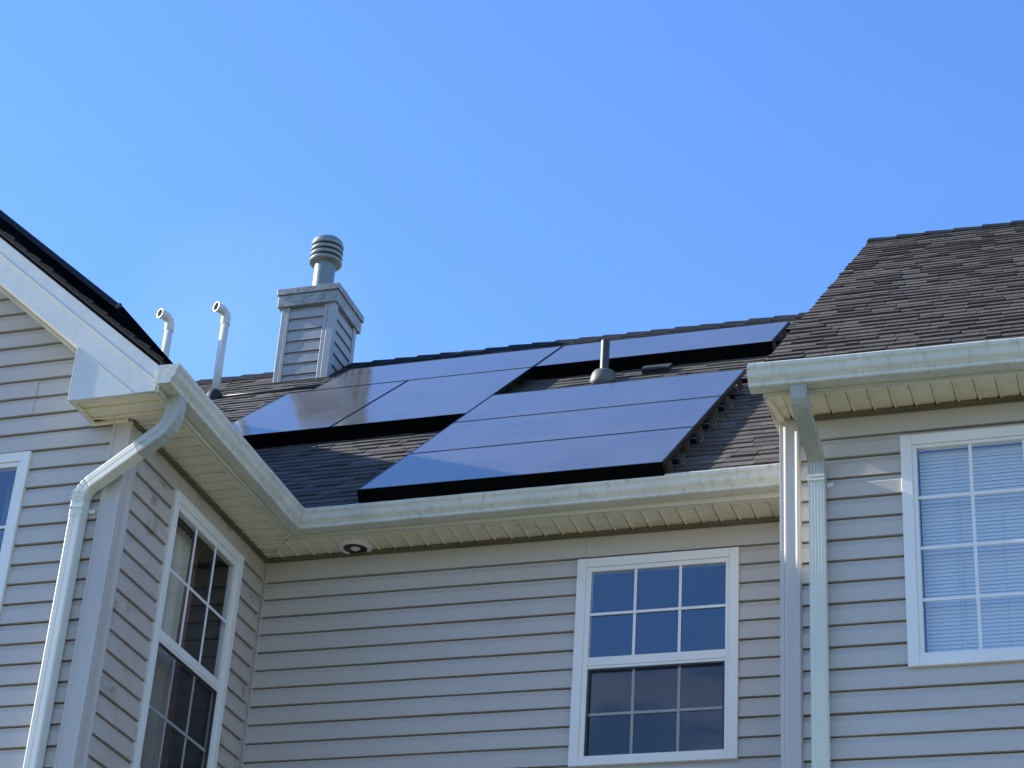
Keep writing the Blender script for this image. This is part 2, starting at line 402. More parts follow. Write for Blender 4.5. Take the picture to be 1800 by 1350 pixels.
# ================================================================= HOUSE
T = 0.847
H0 = (-3.67, 2.5, 0.0)
house = thing('house', H0, 'grey vinyl sided house with a front gable, a recessed wall, a chimney and panelled roofs', 'house')
def hp(name, mb, mats, parent=None, **k): return build(name, mb, mats, parent or house, off=H0, **k)
ZS = 7.466                       # soffit height
def z_mid(y): return 7.94 + T * y
def z_left(x): return 7.94 - T * x
YR = 4.57; XR = -3.67
YF = -2.03                       # gable front wall
ZREF = 7.292

# -- recessed wall (y = 0)
Pm = lambda u, o, z: (u, -o, z)
MW = (2.237, 3.295, 5.880, 7.275)
mb = MB(); siding(mb, Pm, 0.0, 3.84, 0.0, ZS, ZREF, [(MW[0] + .05, MW[1] - .05, MW[2] + .05, MW[3] - .05)], top=ZREF)
hp('wall', mb, M_siding, label='recessed back wall with vinyl siding')
# -- side wall (x = 0)
Ps = lambda u, o, z: (o, u, z)
SW = (-1.400, -0.372, 5.46, 7.315)
mb = MB(); siding(mb, Ps, YF, 0.0, 0.0, ZS, 7.311, [(SW[0] + .05, SW[1] - .05, SW[2] + .05, SW[3] - .05)], top=7.311)
hp('wall', mb, M_siding_side, label='narrow side wall with mildew stains')
# -- gable front wall (y = YF)
Pf = lambda u, o, z: (u, YF - o, z)
LW = (-1.662, -0.633, 5.46, 7.305)
ZG = z_left(0) - .33
def glim(z):
    d = max(0, (z - ZG) / T)
    return (2 * XR + d, -d)
mb = MB(); siding(mb, Pf, 2 * XR, 0.0, 0.0, z_left(XR) - .5, 7.318, [(LW[0] + .05, LW[1] - .05, LW[2] + .05, LW[3] - .05)], lim=glim)
hp('wall', mb, M_siding, label='gable end wall with vinyl siding')
# rear walls and plinth (plain)
mb = MB()
mb.box(2 * XR, 2 * XR + .02, YF, 9.4, 0, 7.5); mb.box(2 * XR, 3.8, 9.4, 9.42, 0, 7.5)
mb.add([(2 * XR, YF + .02, 7.5), (0, YF + .02, 7.5), (XR, YF + .02, 10.7)], [(0, 1, 2)])
hp('rear_wall', mb, M_siding)

# -- corner posts
def post_profile(w, d, flip=1):
    return [(0, 0), (0, d), (.012, d + .004), (w * .35, d + .001), (w * .65, d + .001), (w - .022, d + .004), (w - .018, d + .012), (w - .004, d + .012), (w, d + .006), (w, 0)]
mb = MB()
mb.rows([[(-a, YF - b, z) for a, b in [(x - .026 if x > 0 else -.0269, y) for x, y in post_profile(.125, .022)]] for z in (0, 7.445)], True, True)
mb.rows([[(b, YF + a, z) for a, b in [(x - .0 if x > 0 else .0, y) for x, y in post_profile(.105, .022)]] for z in (0, 7.445)], True, True)
mb.box(-.004, .0268, YF - .0268, YF + .004, 0, 7.445)
hp('corner_post', mb, M_post, bevel=.002)
mb = MB()
mb.box(.0, .034, -.012, 0, 0, 7.45); mb.box(.0, .012, -.034, -.0125, 0, 7.45); mb.box(.030, .036, -.026, -.0125, 0, 7.45)
hp('corner_trim', mb, M_post)

# -- roofs
th = math.atan(T); ct, st = math.cos(th), math.sin(th)
PM = lambda u, v, h: (u, -.36 + v * ct - h * st, z_mid(-.36) + v * st + h * ct)
LM = (YR + .36) / ct
mb = MB()
def lim_mid(v):
    y = -.36 + v * ct
    return (max(-7.6, -y - .05) if y < 3.67 else -7.6, 3.86)
nr = int(LM / .140) + 1
shingles(mb, PM, nr - 1, LM / nr, lim_mid)
hp_roof_mid = hp('roof', mb, M_shingle, label='main roof slope of weathered tan grey shingles')
mb = MB()
mb.hexa([PM(-.4, -.0, -.03), PM(3.84, 0, -.03), PM(3.84, LM, -.03), PM(-7.5, LM, -.03), PM(-.4, 0, -.004), PM(3.84, 0, -.004), PM(3.84, LM, -.004), PM(-7.5, LM, -.004)])
mb.add([PM(-7.5, LM, -.004), PM(3.84, LM, -.004), (3.84, 9.5, 7.66), (-7.5, 9.5, 7.66)], [(0, 1, 2, 3)])
hp('roof_deck', mb, M_deck, hp_roof_mid)
# ridge caps, widened and near-black to hold the shadow line below them
mb = MB(); u = -7.5
while u < 3.80:
    zt = z_mid(YR) + .012 + rnd(-.003, .004); w = .235
    for s_ in (-1, 1):
        a0 = (u, YR, zt + .022); a1 = (u + w * 1.15, YR, zt + .006)
        y2 = YR + s_ * .20
        mb.hexa([(u, YR, zt), (a1[0], YR, zt - .01), (a1[0], y2, zt - .180), (u, y2, zt - .170),
                 a0, a1, (a1[0], y2, zt - .163), (u, y2, zt - .147)], 0, rnd(0, 1))
    u += w
hp('ridge_cap', mb, M_ridge, hp_roof_mid)

PL = lambda u, v, h: (.36 - v * ct + h * st, u, z_left(.36) + v * st + h * ct)
LL = (4.03) / ct
mb = MB(); nr2 = int(LL / .14)
shingles(mb, PL, nr2, LL / nr2, lambda v: (YF - .36, max(-.4, -(.36 - v * ct)) + .06))
rl = hp('roof', mb, M_ridge, label='gable wing roof of shingles, edge shade put into their dark colour')  # shingles coloured near-black for the shade along the rake edge
mb = MB()
mb.hexa([PL(YF - .35, 0, -.03), PL(-.3, 0, -.03), PL(3.7, LL, -.03), PL(YF - .35, LL, -.03), PL(YF - .35, 0, -.003), PL(-.3, 0, -.003), PL(3.7, LL, -.003), PL(YF - .35, LL, -.003)])
PL2 = lambda u, v, h: (2 * XR - .36 + v * ct - h * st, u, z_left(.36) + v * st + h * ct)
mb.hexa([PL2(YF - .35, 0, -.03), PL2(4.5, 0, -.03), PL2(4.5, LL, -.03), PL2(YF - .35, LL, -.03), PL2(YF - .35, 0, .01), PL2(4.5, 0, .01), PL2(4.5, LL, .01), PL2(YF - .35, LL, .01)])
hp('roof_deck', mb, M_deck, rl)

# -- rake boards on the gable
def zl(x, d): return z_left(x) - d
mb = MB()
YRK = -2.36
def rake(mb, x0, x1, d0, d1, ya, yb, zmin=None):
    f = lambda x, d: zl(x, d) if zmin is None else max(zmin, zl(x, d))
    mb.hexa([(x0, ya, f(x0, d1)), (x1, ya, f(x1, d1)), (x1, yb, f(x1, d1)), (x0, yb, f(x0, d1)),
             (x0, ya, f(x0, d0)), (x1, ya, f(x1, d0)), (x1, yb, f(x1, d0)), (x0, yb, f(x0, d0))])
xk = (z_left(0) - .335 - 7.450) / T
mb.prism([(XR, zl(XR, .335)), (xk, 7.450), (.325, 7.450), (.325, zl(.325, .155)), (XR, zl(XR, .155))], lambda a, b, d: (a, d, b), YRK, YRK + .02)
hp('rake_board', mb, M_rake, bevel=.002)
mb = MB(); rake(mb, XR, .33, .045, .152, YRK - .014, YRK + .02); rake(mb, XR, .331, .150, .160, YRK - .018, YRK - .001)
hp('rake_trim', mb, M_rake, bevel=.002)
mb = MB()
mb.hexa([(XR, YRK - .02, zl(XR, .042)), (.34, YRK - .02, zl(.34, .042)), (.34, YRK + .05, zl(.34, .042)), (XR, YRK + .05, zl(XR, .042)),
         (XR, YRK - .02, zl(XR, .026)), (.34, YRK - .02, zl(.34, .026)), (.34, YRK + .05, zl(.34, .026)), (XR, YRK + .05, zl(XR, .026))])
hp('drip_edge', mb, M_black)
# left half of the gable (out of frame)
mb = MB()
XL = 2 * XR
f2 = lambda x, d: z_left(2 * XR - x) - d
mb.hexa([(XL - .33, YRK, f2(XL - .33, .335)), (XR, YRK, f2(XR, .335)), (XR, YRK + .02, f2(XR, .335)), (XL - .33, YRK + .02, f2(XL - .33, .335)),
         (XL - .33, YRK, f2(XL - .33, .045)), (XR, YRK, f2(XR, .045)), (XR, YRK + .02, f2(XR, .045)), (XL - .33, YRK + .02, f2(XL - .33, .045))])
hp('rake_board', mb, M_rake)
# sloped soffit below the rake
mb = MB()
mb.hexa([(XR, YRK + .02, zl(XR, .330)), (-.23, YRK + .02, zl(-.23, .330)), (-.23, YF, zl(-.23, .330)), (XR, YF, zl(XR, .330)),
         (XR, YRK + .02, zl(XR, .300)), (-.23, YRK + .02, zl(-.23, .300)), (-.23, YF, zl(-.23, .300)), (XR, YF, zl(XR, .300))])
mb.hexa([(XR, YF - .028, zl(XR, .352)), (-.25, YF - .028, zl(-.25, .352)), (-.25, YF, zl(-.25, .352)), (XR, YF, zl(XR, .352)),
         (XR, YF - .028, zl(XR, .331)), (-.25, YF - .028, zl(-.25, .331)), (-.25, YF, zl(-.25, .331)), (XR, YF, zl(XR, .331))])
hp('rake_soffit', mb, M_soffit)
# boxed return
ZB = 7.450
mb = MB()
xe = .325
xc = (z_left(0) - .335 - ZB) / T       # where the rake's lower edge meets the box bottom
poly = [(-.250, ZB), (xc, ZB), (-.250, zl(-.250, .337))]
mb.prism(poly, lambda a, b, d: (a, d, b), YRK + .004, YRK + .024)
mb.box(-.250, -.238, YRK + .0245, YF, ZB, zl(-.25, .34))
mb.add([(-.2505, YRK + .003, ZB - .002), (-.2505, YRK - .004, ZB - .002), (-.240, YRK - .004, ZB - .002), (-.240, YRK + .003, ZB - .002),
        (-.2505, YRK + .003, zl(-.25, .335)), (-.2505, YRK - .004, zl(-.25, .335)), (-.240, YRK - .004, zl(-.24, .335)), (-.240, YRK + .003, zl(-.24, .335))],
       [(0, 1, 2, 3), (4, 5, 6, 7), (0, 1, 5, 4), (1, 2, 6, 5), (2, 3, 7, 6), (3, 0, 4, 7)])
# bent metal seam of the box
sm = Vector((T, 0, 1)).normalized()
for k in (0,):
    a = Vector((-.235, YRK - .003, zl(-.235, .341))); b = Vector((xc - .01, YRK - .003, ZB + .003)); w = Vector((0, 0, -.008))
    mb.hexa([a, b, b + Vector((0, .007, 0)), a + Vector((0, .007, 0)), a + w * -1, b + w * -1, b + Vector((0, .007, 0)) - w, a + Vector((0, .007, 0)) - w])
hp('return_box', mb, M_rake)

# -- soffits
def soffit(mb, P, u0, u1, ext, z, pitch=.117, slots=True, phase=0.0):
    """P(u, w, z): u along eave, w from wall (0) outward; ext(u)->(w0,w1)"""
    u = u0; first = True
    nxt = u0 + pitch - phase
    edges = [u0]
    while nxt < u1 - .01: edges.append(nxt); nxt += pitch
    edges.append(u1)
    for k, (a, b) in enumerate(zip(edges[:-1], edges[1:])):
        wa0, wa1 = ext(a); wb0, wb1 = ext(b)
        pr = [(a, 0), (a, -.0055), (a + .006, -.0095), (a + .013, -.007), (a + .018, .0), ((a + b) / 2, .0005), (b - .010, 0), (b - .006, .009), (b - .001, .010), (b, .0)]
        rows = [[], []]
        for uu, dz in pr:
            f = (uu - a) / (b - a)
            rows[0].append(P(uu, wa0 + (wb0 - wa0) * f, z + dz)); rows[1].append(P(uu, wa1 + (wb1 - wa1) * f, z + dz))
        mb.rows(rows)
        if slots and k > 0 and wa1 > .06:
            mb.box(a - .009, a + .007, .030, .043, z - .0085, z + .012, lambda p, q, r: P(p, q, r), mi=1)
mb = MB()
soffit(mb, lambda u, w, z: (u, -w, z), .018, 3.84, lambda u: (0, min(.325, u)), ZS, phase=.0)
hp('soffit', mb, [M_soffit, M_slot])
mb = MB()
soffit(mb, lambda u, w, z: (w, u, z), YRK + .02, -.01, lambda u: (.0 if u > YF else -.24, min(.325, -u)), ZS - .002, slots=False)
hp('soffit', mb, [M_soffit, M_slot])
mb = MB()   # channels at wall and fascia, mitre strip
mb.box(.04, 3.84, -.034, 0, 7.432, ZS - .004); mb.box(.04, 3.84, -.040, -.036, 7.440, ZS - .004)
mb.box(0, .034, YF + .0, -.04, 7.430, ZS - .004); mb.box(.036, .040, YF + .12, -.04, 7.438, ZS - .004)
hp('wall_channel', mb, M_chan)
mb = MB()
mb.box(-.245, .0, YF - .034, YF - .023, 7.436, ZS - .004)
mb.box(.305, .335, YRK + .03, -.335, ZS - .022, ZS - .009)
mb.box(.305, 3.84, -.335, -.305, ZS - .0225, ZS - .0085)
mb.box(-.236, -.218, YRK + .026, YF - .036, ZS - .018, ZS - .004); mb.box(-.218, .30, YRK + .024, YRK + .04, ZS - .019, ZS - .0045)
mb.rows([[(.02, -.012, ZS - .009), (.31, -.302, ZS - .009)], [(.012, -.02, ZS - .009), (.302, -.31, ZS - .009)]])
hp('soffit_channel', mb, M_soffit, bevel=.002)
mb = MB()
mb.box(.325, 3.84, -.345, -.328, ZS - .024, 7.64)
mb.box(.328, .345, YRK + .005, -.345, ZS - .024, 7.64)
hp('fascia', mb, M_fascia)

# -- gutters (K profile): o outwards from fascia, z above
GP = [(-.001, .125), (-.001, .006), (.004, 0.0), (.080, 0.0), (.086, .004), (.087, .020), (.091, .026), (.098, .036), (.108, .048), (.113, .060), (.115, .078), (.119, .090), (.127, .102), (.129, .120), (.126, .126), (.116, .126), (.114, .120)]
G0 = 7.474
def ggrad(s): return -.013 + .021 * s      # s in 0..1
mb = MB()
rows = []
N = 14
ys = [-2.385 + (2.385) * 0 + t for t in [0]]
for i in range(N + 1):
    f = i / N
    row = []
    for o, z in GP:
        yend = -.345 - o
        y = -2.385 + (yend + 2.385) * f
        row.append((.346 + o, y, G0 + z + .004 - .017 * f + .0015 * math.sin(i * 1.9)))
    rows.append(row)
mb.rows(rows)
hp('gutter', mb, M_gutter, solid=.003, label='short gutter along the gable wing eave')
mb = MB(); rows = []
N = 26
for i in range(N + 1):
    f = i / N; row = []
    for o, z in GP:
        x0 = .346 + o
        row.append((x0 + (3.838 - x0) * f, -.346 - o, G0 + z - .013 + .021 * f + .0015 * math.sin(i * 2.3)))
    rows.append(row)
mb.rows(rows)
hp('gutter', mb, M_gutter, solid=.003, label='long gutter along the main roof eave')
mb = MB()   # end cap
rows0 = [(.346 + o, z + G0 + .004) for o, z in GP[1:14]] + [(.3455, G0 + .129)]
mb.prism(rows0, lambda a, b, d: (a, d, b), -2.391, -2.386)
hp('gutter_end_cap', mb, M_gutter)
mb = MB()   # mitre strip
a = [(.346 + o + .004, -.346 - o - .004, G0 + z - .013) for o, z in GP[3:15]]
mb.rows([[(x - .012, y - .0, z) for x, y, z in a], a, [(x + .0, y + .012 - .012, z) for x, y, z in a]])
mb.rows([[(x + .001, y - .016, z) for x, y, z in a], [(x + .001, y, z) for x, y, z in a], [(x + .016, y + .001, z) for x, y, z in a]])
hp('gutter_mitre', mb, M_gutter, solid=.002)

# -- downspouts
CR = []
def arc_path(pts, r=.07, n=5):
    pts = [Vector(p) for p in pts]; out = [pts[0]]; CR.clear(); CR.append(1)
    for i in range(1, len(pts) - 1):
        a = (pts[i - 1] - pts[i]).normalized(); b = (pts[i + 1] - pts[i]).normalized()
        p0 = pts[i] + a * r; p1 = pts[i] + b * r
        for k in range(n + 1):
            t = k / n
            CR.append(.93 if (k % 2 and 0 < k < n) else 1); out.append(p0 * (1 - t) ** 2 + pts[i] * 2 * t * (1 - t) + p1 * t * t)
    out.append(pts[-1]); CR.append(1); return out
RIB = .006
def rib_section(w, d):
    """cross-section: w along 'side', d along normal (front negative)"""
    hw, hd = w / 2, d / 2
    pts = []
    n = 5
    for k in range(n):        # front, ribs
        c0 = -hw + w * (k + .5) / n
        pts += [(c0 - w / n * .42, -hd), (c0 - w / n * .22, -hd + RIB), (c0 + w / n * .22, -hd + RIB), (c0 + w / n * .42, -hd)]
    for k in range(3):
        c0 = -hd + d * (k + .5) / 3
        pts += [(hw, c0 - d / 3 * .42), (hw - .003, c0 - d / 3 * .2), (hw - .003, c0 + d / 3 * .2), (hw, c0 + d / 3 * .42)]
    pts += [(hw, hd), (-hw, hd), (-hw, -hd)]
    return pts
def spout(mb, path, w, d, side, crimp=()):
    side = Vector(side).normalized(); rows = []
    sec = rib_section(w, d)
    for i, p in enumerate(path):
        t = (path[min(i + 1, len(path) - 1)] - path[max(i - 1, 0)]).normalized()
        sd = (side - t * side.dot(t)).normalized(); nn = sd.cross(t)      # t down, side x -> nn
        s = crimp[i] if i < len(crimp) else 1
        rows.append([p + sd * a * s + nn * b * s for a, b in sec])
    mb.rows(rows, True, True)
# left: elbows (old, grey) then vertical run
xs, yd = -.203, -2.098
pth = arc_path([(.385, -2.20, 7.50), (.385, -2.195, 7.30), (.17, -2.165, 7.175)], .10, 10)
mb = MB()
def spoutL(mb, path, w=.085, d=.080):
    rows = []
    def mk(k):
        hw, hd, c = w / 2 * k, d / 2 * k, .008
        return [(-hw, -hd + c), (-hw + c * .3, -hd + c * .3), (-hw + c, -hd), (-.004, -hd), (0, -hd + .003), (.004, -hd), (hw - c, -hd), (hw - c * .3, -hd + c * .3), (hw, -hd + c), (hw, hd), (-hw, hd)]
    for i, p in enumerate(path):
        t = (path[min(i + 1, len(path) - 1)] - path[max(i - 1, 0)]).normalized()
        yv = Vector((0, -1, 0)); yv = (yv - t * yv.dot(t)).normalized(); sd = t.cross(yv) * -1
        rows.append([p + sd * a - yv * b for a, b in mk(CR[i] if len(CR) == len(path) else 1)])
    mb.rows(rows, True, True)
spoutL(mb, pth, .092, .088)
dsp = None
mb2 = MB()
pl = arc_path([(.195, -2.168, 7.190), (xs, yd, 6.975), (xs, yd, 6.80)], .075, 10)
spoutL(mb2, pl, .084, .080)
mb3 = MB(); CR.clear(); spoutL(mb3, [Vector((xs, yd, 6.82)), Vector((xs, yd, 6.0)), Vector((xs, yd, .2))], .080, .076)
dsp = hp('downspout', mb3, M_spout, label='bright downspout running down the gable wall corner')
hp('elbow', mb, M_spout_old, dsp, label='grey weathered upper elbow'); hp('elbow', mb2, M_spout, dsp)
mb = MB()
mb.box(xs - .046, xs + .046, yd - .044, yd + .05, 6.845, 6.858); mb.box(xs + .046, xs + .085, yd + .040, yd + .048, 6.838, 6.864)
for k in range(5):
    c = Vector((.30 - .016 * k, -2.185, 7.235 - .010 * k))
for k in range(4):
    z = 6.90 + .016 * k
    mb.box(xs - .0445, xs + .0445, yd - .0425, yd + .042, z, z + .006)
hp('strap', mb, M_spout, dsp)

# -- recessed light
LP = (.700, -.098, ZS)
rl_ = thing('recessed_light', LP, 'round white recessed light set in the soffit near the inner corner', 'light')
mb = MB(); mb.lathe(LP, [(.078, .010), (.080, -.014), (.088, -.022), (.106, -.020), (.116, -.010), (.117, .004)], 40, caps=False)
build('trim_ring', mb, M_white, rl_, smooth=True, off=LP)
mb = MB(); mb.lathe(LP, [(.081, -.016), (.074, -.009), (.050, -.006), (.01, -.005)], 32, caps=True)
build('baffle', mb, M_vent, rl_, smooth=True, off=LP)
mb = MB(); mb.lathe(LP, [(.004, -.030), (.020, -.026), (.034, -.016), (.038, -.006), (.02, -.002)], 24)
build('bulb', mb, M_bulb, rl_, smooth=True, off=LP)

# ================================================================= WINDOWS
def window(root, off, P, W, gl, rails, cols, rows_up, rows_lo, label=None, screen=True, glass=M_glass, glass_lo=None, room=1.6):
    """W outer (u0,u1,z0,z1); gl glass bounds; rails=(z top, z bottom) of meeting rail or None"""
    u0, u1, z0, z1 = W; a, b, c, d = gl
    f = MB()
    # casing: mitred-looking boards proud of the siding
    cw = .062
    f.box(u0, u0 + cw, 0, .034, z0, z1, P); f.box(u1 - cw, u1, 0, .034, z0, z1, P)
    f.box(u0 + cw, u1 - cw, 0, .0335, z1 - cw, z1 - .0005, P); f.box(u0 + cw, u1 - cw, 0, .0335, z0 + .0005, z0 + cw, P)
    win = build('window', f, M_white, root, off=off, bevel=.003, label=label)
    s = MB()
    s.box(u0 + cw - .001, a, -.025, .024, z0 + cw - .001, z1 - cw + .001, P); s.box(b, u1 - cw + .001, -.025, .024, z0 + cw - .001, z1 - cw + .001, P)
    s.box(a, b, -.025, .0235, d, z1 - cw, P); s.box(a, b, -.025, .0235, z0 + cw, c, P)
    build('frame', s, M_white, win, off=off, bevel=.003)
    def sash(zl_, zh, nr, depth, gmat, mname='muntin_grid'):
        s2 = MB(); s2.add([P(a - .01, depth - .006, zl_ - .005), P(b + .01, depth - .006, zl_ - .005), P(b + .01, depth - .006, zh + .005), P(a - .01, depth - .006, zh + .005)], [(0, 1, 2, 3)])
        build('pane', s2, gmat, win, off=off)
        m2 = MB(); mw = .0095
        for i in range(1, cols):
            u = a + (b - a) * i / cols
            m2.box(u - mw, u + mw, depth - .003, depth + .004, zl_, zh, P)
        for i in range(1, nr):
            z = zl_ + (zh - zl_) * i / nr
            m2.box(a, b, depth - .0028, depth + .0036, z - mw, z + mw, P)
        build('muntin_grid', m2, M_muntin, win, off=off, bevel=.002)
    if rails:
        zt, zb = rails
        r = MB(); r.box(a, b, -.022, .0225, zb + .018, zt, P); r.box(a, b, -.022, .019, zb, zb + .018, P)
        build('meeting_rail', r, M_white, win, off=off, bevel=.003)
        sash(zt, d, rows_up, .014, glass)
        sash(c, zb, rows_lo, -.006, glass_lo or glass)
        if screen:
            q = MB(); q.box(a, b, .0115, .0122, c, zb, P)
            build('insect_screen', q, M_screen, win, off=off)
            q = MB(); q.box(a, a + .012, -.0005, .016, c, zb, P); q.box(b - .012, b, -.0005, .016, c, zb, P); q.box(a, b, -.0005, .0158, c, c + .012, P); q.box(a, b, -.0005, .0158, zb - .010, zb, P)
            build('screen_frame', q, M_vent, win, off=off)
    else:
        sash(c, d, rows_up, .012, glass)
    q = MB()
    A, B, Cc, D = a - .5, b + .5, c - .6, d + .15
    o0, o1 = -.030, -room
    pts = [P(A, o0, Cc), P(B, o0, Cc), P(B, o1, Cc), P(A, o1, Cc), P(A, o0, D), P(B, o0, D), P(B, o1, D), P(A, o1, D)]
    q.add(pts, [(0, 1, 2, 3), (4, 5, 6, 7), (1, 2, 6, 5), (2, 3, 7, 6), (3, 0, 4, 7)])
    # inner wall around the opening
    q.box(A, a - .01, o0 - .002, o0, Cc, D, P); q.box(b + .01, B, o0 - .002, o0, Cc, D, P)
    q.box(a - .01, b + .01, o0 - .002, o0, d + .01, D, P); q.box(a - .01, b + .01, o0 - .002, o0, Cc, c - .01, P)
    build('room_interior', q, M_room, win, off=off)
    return win
window(house, H0, Pm, MW, (2.333, 3.210, 5.925, 7.182), (6.593, 6.517), 3, 2, 2, 'double hung window on the recessed wall reflecting deep blue sky')
window(house, H0, Ps, SW, (-1.330, -.470, 5.535, 7.208), (6.405, 6.330), 3, 2, 2, 'tall window on the side wall with curtains behind', glass=M_glass_low, glass_lo=M_glass_low, room=.9)
window(house, H0, Pf, LW, (-1.583, -.712, 5.535, 7.212), (6.405, 6.330), 3, 2, 2, 'gable wall window cut by the left picture edge', room=.9)

# curtains behind the side window
def curtain(y0, y1, z0, z1, x, amp, nf, m_, label):
    mb = MB(); rows = []
    n = nf * 10
    for k in range(9):
        z = z0 + (z1 - z0) * k / 8; r = []
        for i in range(n + 1):
            f = i / n
            r.append((x + amp * math.sin(f * nf * 2 * math.pi + .5 * math.sin(k)) * (1.1 - .5 * k / 8), y0 + (y1 - y0) * (f + .006 * math.sin(k * 1.3 + i)), z))
        rows.append(r)
    mb.rows(rows)
    base = (x, (y0 + y1) / 2, z0)
    return tag(build('curtain', mb, m_, None, smooth=True, off=base), label, 'curtain', None), base
for args in [(-1.38, -.83, 5.45, 7.25, -.13, .016, 9, M_curtain, 'sheer cream curtain behind the left panes of the side wall window'),
             (-.80, -.66, 5.45, 7.25, -.16, .015, 2, M_curtain2, 'narrow brown curtain edge hanging in the middle of the side wall window')]:
    o, bse = curtain(*args); o.location = bse

# ================================================================= CHIMNEY
cx0, cx1, cy0, cy1 = -2.17, -1.64, 4.05, 4.57
CB = 11.05; CT = 12.22
chb = MB()
siding(chb, lambda u, o, z: (u, cy0 - o, z), cx0, cx1, CB, CT, 12.085, cell=1)
siding(chb, lambda u, o, z: (cx1 + o, u, z), cy0, cy1, CB, CT, 12.085, cell=1)
chb.box(cx0, cx1 - .002, cy0 + .002, cy1, CB, CT - .002)
chim = hp('chimney', chb, M_chim_siding, label='narrow sided chimney near the ridge')
mb = MB()
for (xa, xb) in ((cx0 - .012, cx0 + .030), (cx0 + .034, cx0 + .072)): mb.box(xa, xb, cy0 - .026, cy0 + .0, CB, CT - .001)
mb.box(cx1 - .090, cx1 - .052, cy0 - .026, cy0, CB, CT - .001); mb.box(cx1 - .048, cx1 + .026, cy0 - .030, cy0, CB, CT - .001)
mb.box(cx1, cx1 + .026, cy0 + .001, cy0 + .05, CB, CT - .001); mb.box(cx1, cx1 + .026, cy1 - .06, cy1 + .01, CB, CT - .001)
mb.box(cx0 - .012, cx0, cy0, cy1, CB, CT - .003)
hp('corner_trim', mb, M_chim_trim, chim, bevel=.003)
mb = MB()
mb.box(cx0 - .055, cx1 + .045, cy0 - .055, cy1 + .075, 12.215, 12.345)
mb.box(cx0 - .070, cx1 + .060, cy0 - .070, cy1 + .090, 12.348, 12.418)
mb.box(cx0 - .045, cx1 + .035, cy0 - .045, cy1 + .065, 12.418, 12.430)
hp('cap', mb, M_chim_cap, chim, bevel=.005)
FC = (-1.915, 4.31, 12.42)
mb = MB(); mb.lathe(FC, [(.125, 0), (.118, .03), (.106, .04), (.106, .5)], 36)
hp('flue_pipe', mb, M_galv, chim, smooth=False)
mb = MB()
for k in range(4):
    z = .455 + k * .062
    mb.lathe(FC, [(.155, z + .000), (.163, z + .006), (.167, z + .02), (.164, z + .036), (.150, z + .044)], 36, caps=True)
    if k < 3: mb.lathe(FC, [(.135, z + .040), (.135, z + .066)], 30, mi=1, caps=False)
z = .455 + 3 * .062 + .044
mb.lathe(FC, [(.160, z - .01), (.155, z + .02), (.135, z + .045), (.09, z + .060), (.02, z + .065)], 36)
mb.lathe(FC, [(.108, .44), (.150, .452), (.155, .46)], 36, caps=False)
fc = hp('flue_cap', mb, [M_galv, M_slot], chim, smooth=False)
mb = MB()   # black step flashing at the foot
zf = lambda y: z_mid(y)
mb.hexa([(cx0 - .05, cy0 - .06, zf(cy0 - .06) + .006), (cx1 + .06, cy0 - .06, zf(cy0 - .06) + .006), (cx1 + .06, cy1, zf(cy1) + .006), (cx0 - .05, cy1, zf(cy1) + .006),
         (cx0 - .05, cy0 - .06, zf(cy0 - .06) + .03), (cx1 + .06, cy0 - .06, zf(cy0 - .06) + .03), (cx1 + .06, cy1, zf(cy1) + .03), (cx0 - .05, cy1, zf(cy1) + .03)])
hp('flashing', mb, M_rubber, chim)

# ================================================================= ROOF VENTS
def hook_vent(x, y, ztop, r, label, hd=(-.48, -.88)):
    zb = z_mid(y); loc = (x, y, zb)
    t = thing('vent_pipe', loc, label, 'vent pipe', 'white hooked vent pipes on the roof')
    mb = MB(); mb.tube([(x, y, zb - .1), (x, y, ztop - .14)], r, 20); build('pipe', mb, M_pvc, t, smooth=True, off=loc)
    mb = MB(); mb.tube([(x, y, ztop - .19), (x, y, ztop - .125)], r * 1.18, 20); build('coupling', mb, M_pvc, t, smooth=False, off=loc)
    pts = []; R_ = .085; h = Vector((hd[0], hd[1], 0)).normalized()
    for k in range(9):
        a = math.radians(90 * k / 8)
        pts.append(Vector((x, y, ztop - .13)) + h * R_ * (1 - math.cos(a)) + Vector((0, 0, R_ * math.sin(a))))
    pts.append(pts[-1] + h * .045)
    mb = MB(); mb.tube(pts, r * 1.08, 20, caps=False); mb.tube([pts[-2] + h * .02, pts[-1] + h * .002], r * 1.16, 20, caps=False)
    build('elbow', mb, M_pvc, t, smooth=False, off=loc, solid=.006)
    mb = MB(); mb.tube([pts[-1] - h * .004, pts[-1] + h * .0025], r * 1.12, 20); build('opening', mb, M_skirt_shade, t, off=loc)  # black disc stands in for the shaded inside of the pipe
    mb = MB(); mb.lathe((x, y, zb), [(r * 2.1, -.12), (r * 2.0, .0), (r * 1.9, .045), (r * 1.3, .085), (r * 1.1, .09)], 24)
    build('boot', mb, M_rubber, t, smooth=True, off=loc)
hook_vent(-2.585, 3.66, 12.055, .040, 'longer white hooked vent pipe with black boot, left of the chimney')
hook_vent(-3.165, 3.62, 12.030, .040, 'white hooked vent pipe rising behind the gable wing gutter, the leftmost one')

vx, vy = 1.553, 2.66; vz = z_mid(vy); loc = (vx, vy, vz)
t = thing('roof_vent', loc, 'short grey plumbing vent with cone flashing between the two right panel rows', 'roof vent')
mb = MB(); mb.tube([(vx, vy, vz - .05), (vx, vy, vz + .385)], .037, 20); build('pipe', mb, M_vent, t, smooth=False, off=loc)
mb = MB(); mb.lathe((vx, vy, vz), [(.122, -.09), (.116, -.0), (.106, .050), (.096, .072), (.050, .078), (.044, .10)], 28)
build('flashing', mb, M_flash, t, smooth=True, off=loc)

